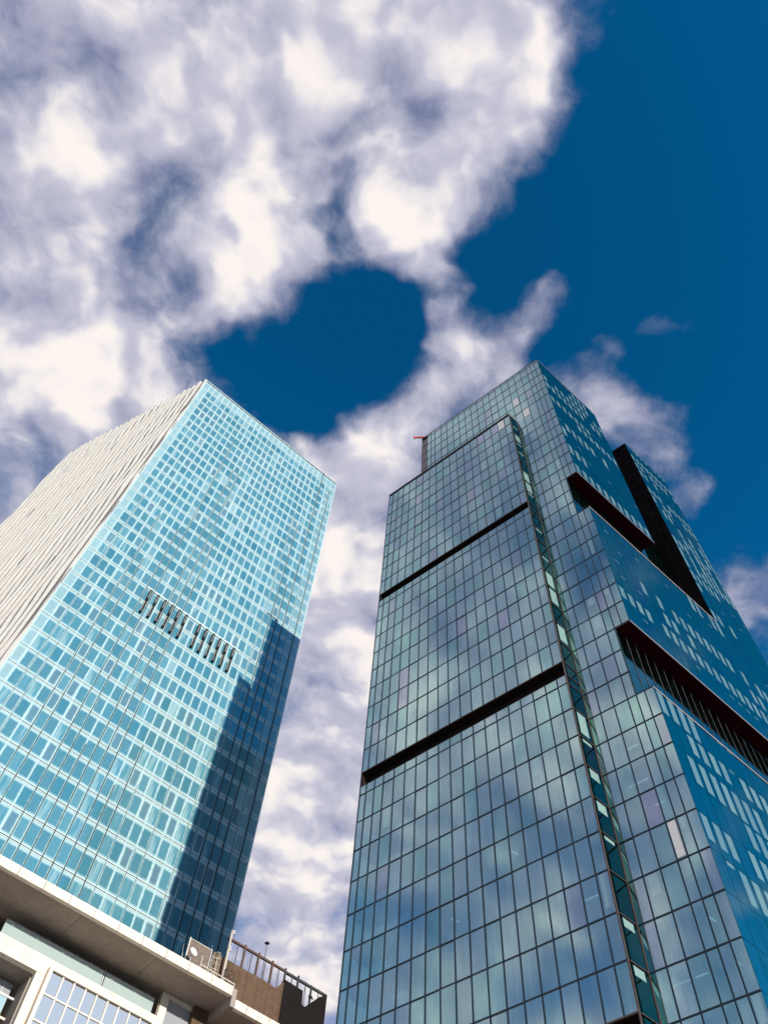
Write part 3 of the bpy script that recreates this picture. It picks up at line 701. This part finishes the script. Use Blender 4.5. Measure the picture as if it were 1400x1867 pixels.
q('body', -14, 33.5, 61.2, 70, 0.01 - EYE, 37.1, 'body_dark')

# ================================================================== brown parapet building behind it
BD = 53.5
bb = thing('brown_building', 'brown brick rooftop block with notched parapet and steel rail on top', 'building', (*pp(33.5, 56), 0))
def poly(nm, prof, D0, D1, mt, parent):
    V = []
    for D in (D0, D1):
        for U, z in prof: x, y = pp(U, D); V.append((x, y, Z(z)))
    n = len(prof); w0 = (*pp(prof[0][0], D0), Z(prof[0][1]))
    F = [tuple(range(n)), tuple(range(2 * n - 1, n - 1, -1))] + [(i, n + i, n + (i + 1) % n, (i + 1) % n) for i in range(n)]
    me = mesh_from([(v[0] - w0[0], v[1] - w0[1], v[2] - w0[2]) for v in V], F)
    bm = bmesh.new(); bm.from_mesh(me); bmesh.ops.recalc_face_normals(bm, faces=bm.faces[:]); bmesh.ops.triangulate(bm, faces=bm.faces[:]); bm.to_mesh(me); bm.free()
    return link(nm, me, mt, parent, w0)
poly('parapet_wall', [(27.4, 37.55), (29.1, 37.55), (29.1, 36.6), (33.92, 36.6), (33.92, 41.43), (33.2, 40.57), (32.72, 40.64), (27.4, 40.64)], BD, BD + .4, 'brown_brick', bb)
poly('parapet_wall', [(33.94, 34), (38.07, 34), (38.07, 42.3), (37.79, 42.16), (36.72, 41.03), (36.5, 40.78), (36.15, 40.41), (35.81, 40.46), (35.74, 41.53), (33.94, 41.6)], BD - .02, BD + .4, 'shaded_wall', bb)  # right end of the wall, its shadow painted as near-black
q('side_wall', 37.7, 38.07, BD + .41, BD + 8, 34, 42.2, 'shaded_wall', bb)
q('roof_body', 27.6, 37.6, BD + 1.2, BD + 8, 0.01 - EYE, 39.2, 'brown_brick', bb)
q('wall_base', 29.3, 38.0, BD + 3.2, BD + 4.1, 0.01 - EYE, 33.9, 'brown_brick', bb)
def rail(nm, U0, U1, D0, D1, z0, z1, mt): return q(nm, U0, U1, D0, D1, z0, z1, mt, bb)
rail('top_rail', 28.4, 34.0, BD + .1, BD + .26, 42.30, 42.46, 'brown_steel'); rail('top_rail', 34.0, 38.07, BD + .1, BD + .26, 42.22, 42.40, 'dark_steel')
for U, zb, mt in ((30.04, 40.6, 'brown_steel'), (31.36, 40.6, 'brown_steel'), (32.7, 40.6, 'brown_steel'), (33.98, 41.5, 'dark_steel'), (35.27, 41.5, 'dark_steel'), (36.6, 40.9, 'dark_steel')):
    rail('rail_post', U - .07, U + .07, BD + .12, BD + .24, zb, 42.62 if U < 36 else 42.45, mt)
for U, zb in ((29.4, 40.6), (30.74, 40.6), (32.06, 40.6), (33.38, 40.7), (34.69, 41.5), (36.04, 40.4), (37.32, 41.6)):
    rail('rail_rod', U - .022, U + .022, BD + .15, BD + .2, zb, 42.5, 'dark_steel')
for k in range(14): rail('rail_wire', 28.5 + k * .68, 28.5 + k * .68 + .012, BD + .17, BD + .185, 40.7 if k < 8 else 41.6, 42.3, 'dark_steel')

# ================================================================== things on the roofs
def P3(U, D, z): x, y = pp(U, D); return Vector((x, y, Z(z)))
ZR = 37.86
# perforated screen
t0 = thing('equipment_screen', 'brown perforated metal screen standing on the cream roof slab', 'screen', P3(26, 53.2, 37.7))
q('sheet', 25.2, 26.08, 53.2, 53.23, 38.2, 40.35, 'perforated_sheet', t0); q('sheet', 26.11, 27.02, 53.2, 53.23, 38.2, 40.38, 'perforated_sheet', t0)
q('post', 25.08, 25.17, 53.16, 53.25, 37.7, 40.5, 'cream_pole', t0); q('post', 26.06, 26.12, 53.24, 53.3, 37.7, 40.42, 'galvanised', t0); q('post', 27.02, 27.09, 53.18, 53.26, 37.7, 40.5, 'galvanised', t0)
q('top_bar', 25.17, 27.02, 53.18, 53.24, 40.39, 40.45, 'cream_pole', t0)
# dish
t1 = thing('satellite_dish', 'white round satellite dish on a short post at the roof edge', 'dish', P3(25.1, 52.4, 37.7))
dc = P3(25.25, 52.35, 39.0); nd = Vector((NO[0] * .72 + .2, NO[1] * .72, .25)).normalized(); qd = nd.to_track_quat('Z', 'Y')
V = []; Fc = []; NS = 24
rings = [(0.02, -.09), (.10, -.085), (.19, -.065), (.27, -.03), (.33, .0), (.335, -.012), (.27, -.05), (.15, -.095), (.02, -.11)]
for rr, hz in rings:
    for k in range(NS): V.append(qd @ Vector((rr * math.cos(2 * math.pi * k / NS), rr * math.sin(2 * math.pi * k / NS), hz)))
for a in range(len(rings) - 1):
    for k in range(NS): Fc.append((a * NS + k, a * NS + (k + 1) % NS, (a + 1) * NS + (k + 1) % NS, (a + 1) * NS + k))
Fc += [tuple(range(NS - 1, -1, -1)), tuple((len(rings) - 1) * NS + k for k in range(NS))]
link('reflector', mesh_from(V, Fc, smooth=True), 'white_paint', t1, dc)
mb = MB(); mb.tube(P3(25.12, 52.5, 37.7), dc - nd * .12, .035, 8); child('post', mb, 'galvanised', t1)
mb = MB(); mb.tube(dc - nd * .05 - Vector((0, 0, .28)), dc + nd * .34, .012, 6); mb.tube(dc + nd * .30, dc + nd * .40, .04, 8); child('feed_arm', mb, 'galvanised', t1)
# caged ladder
t2 = thing('caged_ladder', 'pale steel ladder with hooped safety cage on the roof slab', 'ladder', P3(27.5, 53.4, 37.7))
for U in (27.3, 27.74):
    mb = MB(); mb.path([P3(U, 53.4, 37.7), P3(U, 53.4, 40.3)], .028); child('rail', mb, 'cream_pole', t2)
for k in range(9):
    mb = MB(); mb.tube(P3(27.3, 53.4, 37.95 + k * .28), P3(27.74, 53.4, 37.95 + k * .28), .016, 6); child('rung', mb, 'cream_pole', t2)
for k in range(5):
    z = 38.5 + k * .44; mb = MB()
    mb.path([P3(27.52 - .36 * math.cos(a), 53.4 - .62 * math.sin(a), z) for a in np.linspace(0, math.pi, 11)], .02); child('hoop', mb, 'cream_pole', t2)
for a in (.7, 1.57, 2.4):
    mb = MB(); mb.tube(P3(27.52 - .36 * math.cos(a), 53.4 - .62 * math.sin(a), 38.5), P3(27.52 - .36 * math.cos(a), 53.4 - .62 * math.sin(a), 40.26), .014, 6); child('cage_bar', mb, 'cream_pole', t2)
# mast
t3 = thing('mast', 'thick cream mast with small antennas where the roof slab meets the brown wall', 'mast', P3(28.3, 53.0, 37.7))
mb = MB(); mb.tube(P3(28.32, 53.0, 37.7), P3(28.25, 53.0, 42.6), .10, 12, .075); child('pole', mb, 'cream_pole', t3)
mb = MB(); mb.tube(P3(28.40, 53.0, 42.3), P3(28.43, 53.0, 43.65), .022, 8, .012); child('whip', mb, 'dark_steel', t3)
for z in (42.45, 41.1):
    mb = MB(); mb.tube(P3(28.2, 52.95, z), P3(28.48, 53.0, z + .04), .05, 8); mb.tube(P3(28.40, 52.96, z - .16), P3(28.40, 52.96, z + .2), .06, 8); child('bracket', mb, 'galvanised', t3)
mb = MB(); mb.path([P3(28.42, 53.0, 42.9), P3(28.62, 53.2, 42.5), P3(28.75, 53.4, 42.3)], .012); child('stay', mb, 'dark_steel', t3)
# low pipe rail
t4 = thing('pipe_rail', 'low pale pipe rail along the roof edge below the caged ladder', 'railing', P3(27.6, 52.3, 37.7))
mb = MB(); mb.tube(P3(26.02, 52.4, 38.42), P3(29.1, 52.4, 38.36), .05, 8); child('pipe', mb, 'cream_pole', t4)
for U in (26.05, 27.1, 28.1, 29.05):
    mb = MB(); mb.tube(P3(U, 52.4, 37.7), P3(U, 52.4, 38.4 if U > 26.1 else 39.05), .03, 8); child('post', mb, 'cream_pole', t4)
# braced frame
t5 = thing('braced_frame', 'thin dark steel frame with cross braces beside the cream mast', 'frame', P3(28.7, 52.8, 37.7))
for a, b in (((28.3, 39.44), (29.1, 39.42)), ((28.3, 38.9), (29.1, 38.88)), ((28.3, 39.42), (29.1, 38.65)), ((28.3, 38.7), (29.1, 39.4))):
    mb = MB(); mb.tube(P3(a[0], 52.8, a[1]), P3(b[0], 52.8, b[1]), .02, 6); child('brace', mb, 'dark_steel', t5)
for U in (28.3, 29.1):
    mb = MB(); mb.tube(P3(U, 52.8, 37.0 if U > 29 else 37.7), P3(U, 52.8, 39.45), .025, 6); child('post', mb, 'dark_steel', t5)
# whips and the disc antenna
def whip(U, D, z0, z1, label, bend=0.0):
    o = thing('whip_antenna', label, 'antenna', P3(U, D, z0), 'whip antennas on the roof')
    mb = MB(); mb.tube(P3(U, D, z0), P3(U, D, z0 + (z1 - z0) * .6), .022, 8); mb.path([P3(U, D, z0 + (z1 - z0) * .6), P3(U - bend, D, z1 - .1), P3(U - bend * .3, D, z1)], .014); child('rod', mb, 'galvanised', o)
    mb = MB(); mb.tube(P3(U, D, z0), P3(U, D, z0 + .25), .05, 8); child('foot', mb, 'dark_steel', o)
whip(24.55, 52.6, 37.7, 39.3, 'short bent whip antenna on the cream roof slab beside the white dish', .12)
whip(27.14, 53.5, 38.4, 41.05, 'straight whip antenna rising beside the brown perforated screen')
t6 = thing('disc_antenna', 'tall thin antenna with dark flat disc above the brown parapet', 'antenna', P3(32.02, 53.9, 40.3))
mb = MB(); mb.tube(P3(32.05, 53.85, 40.2), P3(31.97, 53.85, 43.9), .035, 8, .022); child('rod', mb, 'dark_steel', t6)
mb = MB(); mb.tube(P3(31.97, 53.85, 43.86), P3(31.97, 53.85, 43.94), .2, 16, .12); mb.tube(P3(31.97, 53.85, 43.78), P3(31.97, 53.85, 43.86), .06, 16, .2); child('disc', mb, 'dark_steel', t6)
mb = MB(); mb.tube(P3(32.0, 53.85, 41.6), P3(32.35, 53.85, 40.6), .01, 5); mb.tube(P3(32.0, 53.85, 41.6), P3(31.7, 53.95, 40.6), .01, 5); child('stay', mb, 'dark_steel', t6)
t7 = thing('flood_lamp', 'small dark lamp fixed to a rail post over the shaded parapet wall', 'lamp', P3(36.6, 53.5, 40.9))
mb = MB(); mb.tube(P3(36.35, 53.45, 41.35), P3(36.62, 53.45, 41.42), .11, 10, .07); child('head', mb, 'dark_steel', t7)
mb = MB(); mb.tube(P3(36.6, 53.5, 41.42), P3(36.78, 53.5, 41.3), .05, 8); child('bracket', mb, 'dark_steel', t7)
